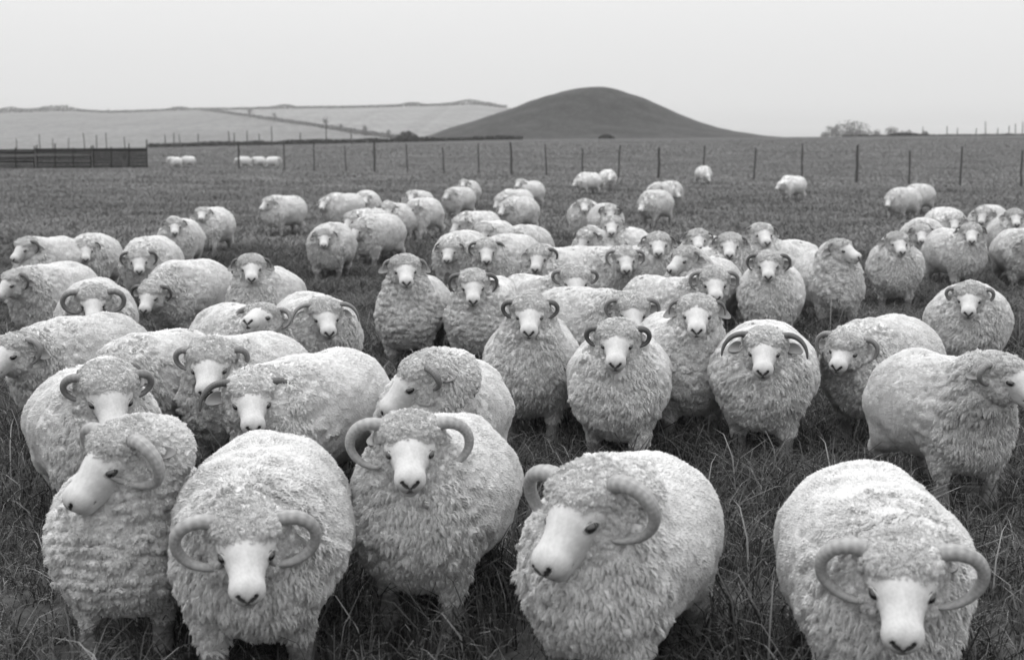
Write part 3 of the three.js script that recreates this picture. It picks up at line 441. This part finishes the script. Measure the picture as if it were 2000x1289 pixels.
function tree(p, h, w, label, seed, group, mat = leafGrey, count = 420) {
  const root = new THREE.Group(); root.position.copy(p);
  const tr = [new THREE.CylinderGeometry(h * 0.02, h * 0.035, h * 0.6, 6)]; tr[0].translate(0, h * 0.28, 0);
  const q = rng(seed); for (let i = 0; i < 5; i++) { const g = new THREE.CylinderGeometry(h * 0.007, h * 0.015, h * 0.42, 5); g.translate(0, h * 0.2, 0); g.rotateZ((q() - 0.5) * 1.6); g.rotateY(q() * 6); g.translate(0, h * (0.3 + 0.2 * q()), 0); tr.push(g); }
  part('trunk', mergeGeometries(tr), barkMat, root);
  const lobes = Array.from({ length: 7 }, () => { const a = q() * 6.28, d = q() * w * 0.3; return [Math.cos(a) * d, h * (0.4 + 0.42 * q()), Math.sin(a) * d, w * (0.18 + 0.16 * q())]; });
  part('crown', leaves(count, h * 0.035, (r) => { const l = lobes[Math.floor(r() * 7)], d = V(r() - 0.5, r() - 0.5, r() - 0.5).normalize().multiplyScalar(l[3] * Math.cbrt(r())); return d.add(V(l[0], l[1], l[2])); }, seed + 1), mat, root);
  tag(root, label, 'tree', group); return top(root, 'tree');
}
function bush(p, h, w, label, seed, group, name = 'bush') { const root = new THREE.Group(); root.position.copy(p); part('foliage', leaves(900, 0.16, (r) => { const a = r() * 6.28, d = Math.sqrt(r()); return V(Math.cos(a) * d * w / 2, h * (1 - d * d * 0.7) * Math.sqrt(r()), Math.sin(a) * d * w * 0.3); }, seed), leafDark, root); part('stem', new THREE.CylinderGeometry(0.05, 0.09, h * 0.6, 5).translate(0, h * 0.3, 0), barkMat, root); tag(root, label, 'bush', group); return top(root, name); }
bush(onGround(797, 292), 2.4, 5.5, 'dark bush where the mound meets the hedge on the left', 5);
bush(onGround(1183, 300), 1.0, 3.4, 'small dark bush at the foot of the mound', 6);
{ // low hedge along the far left edge of the field
  const pts = []; for (let px = 295; px <= 1020; px += 5) pts.push(onGround(px, 298));
  const g = leaves(9000, 0.2, (r) => { const i = Math.floor(r() * (pts.length - 1)), p = pts[i].clone().lerp(pts[i + 1], r()); const h = 0.55 + 0.5 * (0.5 + 0.5 * noise(p.x * 0.12, 0, 3)); return V(p.x, p.y + h * r(), p.z + (r() - 0.5) * 1.2); }, 21);
  const root = new THREE.Group(), o = pts[0]; g.translate(-o.x, -o.y, -o.z); root.position.copy(o); part('foliage', g, leafDark, root); tag(root, 'low dark hedge along the far left edge of the field', 'hedge'); top(root, 'hedge');
}
{ // low hedge on the right skyline
  const pts = []; for (let px = 1640; px <= 2300; px += 6) pts.push(onGround(px, 318));
  const g = leaves(6000, 0.2, (r) => { const i = Math.floor(r() * (pts.length - 1)), p = pts[i].clone().lerp(pts[i + 1], r()); const h = 0.25 + 0.6 * Math.max(0, noise(p.x * 0.1, 0, 8)); return V(p.x, p.y + h * r(), p.z + (r() - 0.5) * 1.2); }, 22);
  const root = new THREE.Group(), o = pts[0]; g.translate(-o.x, -o.y, -o.z); root.position.copy(o); part('foliage', g, leafDark, root); tag(root, 'ragged low hedge on the skyline at the right', 'hedge'); top(root, 'hedge');
}
// trees beyond the field's edge on the right
[[1628, 11.5, 13], [1652, 12.5, 15], [1680, 11, 13], [1706, 9.5, 10], [1738, 10.5, 11], [1760, 9.5, 9], [1800, 10, 4], [1606, 8.5, 6]].forEach(([px, h, w], i) => { const x = (px - 1000) / FOCAL * 700; tree(V(x, groundHeight(x, -700), -700), h, w, ['tree at the left end of', 'tallest tree of', 'third tree from the left in', 'low tree beside the gap in', 'second tree from the right in', 'tree at the right end of', 'thin tree standing right of', 'small tree standing left of'][i] + ' the pale tree clump on the right skyline', 60 + i * 3, 'trees on the right skyline', leafPale, 700); });
{ // wood along the ridge: one far mass
  const g = leaves(14000, 0.9, (r) => { const px = -500 + r() * 1490, b = hillPoint(px, -999), h = 2.2 + 3.2 * Math.max(0, noise(px * 0.012, 1, 1)) + (px > 830 ? 1.6 * sstep(830, 920, px) * (1 - sstep(940, 990, px)) : 0) + (px < 140 ? 1.5 : 0); return V(b.x, b.y + h * r(), b.z - r() * 12); }, 31);
  const o = new THREE.Mesh(g, leafGrey); tag(o, 'dark belt of far trees along the crest of the hill', 'wood', null, 'stuff'); top(o, 'ridge_wood');
}
{ // hedgerow slanting down the hill
  const pts = []; for (let t = 0; t <= 1; t += 0.02) pts.push(hillPoint(lerp(400, 795, t), lerp(217, 276, Math.pow(t, 1.05))));
  const g = leaves(5000, 0.7, (r) => { const i = Math.floor(r() * (pts.length - 1)), p = pts[i].clone().lerp(pts[i + 1], r()); return V(p.x, p.y + 2.6 * r(), p.z + (r() - 0.5) * 4); }, 33);
  const root = new THREE.Group(), o = pts[0]; g.translate(-o.x, -o.y, -o.z); root.position.copy(o); part('foliage', g, leafGrey, root); tag(root, 'thin hedgerow slanting down the pale hill', 'hedge'); top(root, 'hedge');
}
[[493, 232, 9, 'tree near the top of the slanting hedgerow'], [541, 239, 8, 'second tree from the top along the slanting hedgerow'], [640, 254, 9, 'middle tree along the slanting hedgerow'], [668, 258, 6, 'small tree right below the middle one on the slanting hedgerow'], [715, 266, 8, 'lowest tree along the slanting hedgerow beside the mound'], [133, 222, 6, 'pointed tree on the crest of the hill at far left'], [221, 222, 5, 'lone tree on the crest right of the pointed one'], [760, 272, 6, 'tree at the foot of the hill left of the mound']].forEach(([px, row, h, label], i) => tree(hillPoint(px, row), h, h * 0.7, label, 200 + i * 5, 'trees on the hill', leafGrey, 220));

// ---------------------------------------------------------------- grass
function clump(blades, radius, hMin, hMax, width, seed, even = 0) {
  const r = rng(seed), pos = [], nor = [], col = [], idx = [];
  for (let i = 0; i < blades; i++) {
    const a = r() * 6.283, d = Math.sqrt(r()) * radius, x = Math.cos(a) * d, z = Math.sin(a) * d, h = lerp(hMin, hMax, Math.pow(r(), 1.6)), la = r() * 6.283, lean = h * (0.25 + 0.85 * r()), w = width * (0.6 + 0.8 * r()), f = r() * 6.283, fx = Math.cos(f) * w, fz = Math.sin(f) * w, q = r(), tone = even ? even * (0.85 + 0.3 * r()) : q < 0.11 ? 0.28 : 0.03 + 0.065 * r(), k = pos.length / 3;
    const pt = (t) => [x + Math.cos(la) * lean * t * t, h * (t - 0.32 * t * t * t), z + Math.sin(la) * lean * t * t];
    for (const [t, s] of [[0, 1], [0.45, 0.85], [0.8, 0.5]]) { const p = pt(t); pos.push(p[0] - fx * s, p[1], p[2] - fz * s, p[0] + fx * s, p[1], p[2] + fz * s); }
    pos.push(...pt(1.08));
    for (let j = 0; j < 7; j++) col.push(tone, tone, tone);
    idx.push(k, k + 1, k + 2, k + 1, k + 3, k + 2, k + 2, k + 3, k + 4, k + 3, k + 5, k + 4, k + 4, k + 5, k + 6);
  }
  const g = new THREE.BufferGeometry(); g.setAttribute('position', new THREE.Float32BufferAttribute(pos, 3)); g.setAttribute('color', new THREE.Float32BufferAttribute(col, 3)); g.setIndex(idx); g.computeVertexNormals(); return g;
}
const grassMat = new THREE.MeshPhysicalMaterial({ vertexColors: true, roughness: 0.75, specularIntensity: 0.5, transmission: 0.25, thickness: 0, name: 'grass_blades' });
let band = 0;
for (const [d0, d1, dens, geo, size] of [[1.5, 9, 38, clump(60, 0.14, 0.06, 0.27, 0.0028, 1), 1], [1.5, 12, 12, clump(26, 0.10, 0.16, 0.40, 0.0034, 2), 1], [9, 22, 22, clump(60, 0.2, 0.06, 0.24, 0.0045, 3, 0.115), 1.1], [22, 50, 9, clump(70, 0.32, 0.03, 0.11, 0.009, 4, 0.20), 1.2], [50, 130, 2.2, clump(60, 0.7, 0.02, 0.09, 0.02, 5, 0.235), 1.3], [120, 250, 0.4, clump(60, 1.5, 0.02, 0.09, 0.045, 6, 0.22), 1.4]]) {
  const half = 32 * Math.PI / 180, area = half * (d1 * d1 - d0 * d0), count = Math.round(area * dens), r = rng(500 + band++), im = new THREE.InstancedMesh(geo, grassMat, count), M = new THREE.Matrix4(), q = new THREE.Quaternion(), c = new THREE.Color();
  for (let i = 0; i < count; i++) {
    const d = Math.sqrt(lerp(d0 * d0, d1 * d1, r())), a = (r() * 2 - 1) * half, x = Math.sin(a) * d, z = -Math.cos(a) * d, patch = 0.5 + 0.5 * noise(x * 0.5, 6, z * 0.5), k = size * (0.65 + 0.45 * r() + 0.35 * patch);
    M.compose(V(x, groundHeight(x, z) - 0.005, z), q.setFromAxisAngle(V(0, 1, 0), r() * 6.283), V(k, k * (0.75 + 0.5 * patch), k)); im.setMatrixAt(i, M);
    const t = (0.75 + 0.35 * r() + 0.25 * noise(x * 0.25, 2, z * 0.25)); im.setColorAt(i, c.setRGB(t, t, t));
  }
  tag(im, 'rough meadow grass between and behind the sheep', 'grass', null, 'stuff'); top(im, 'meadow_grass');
}
console.log('sheep', sheepCount);
renderer.render(scene, camera);
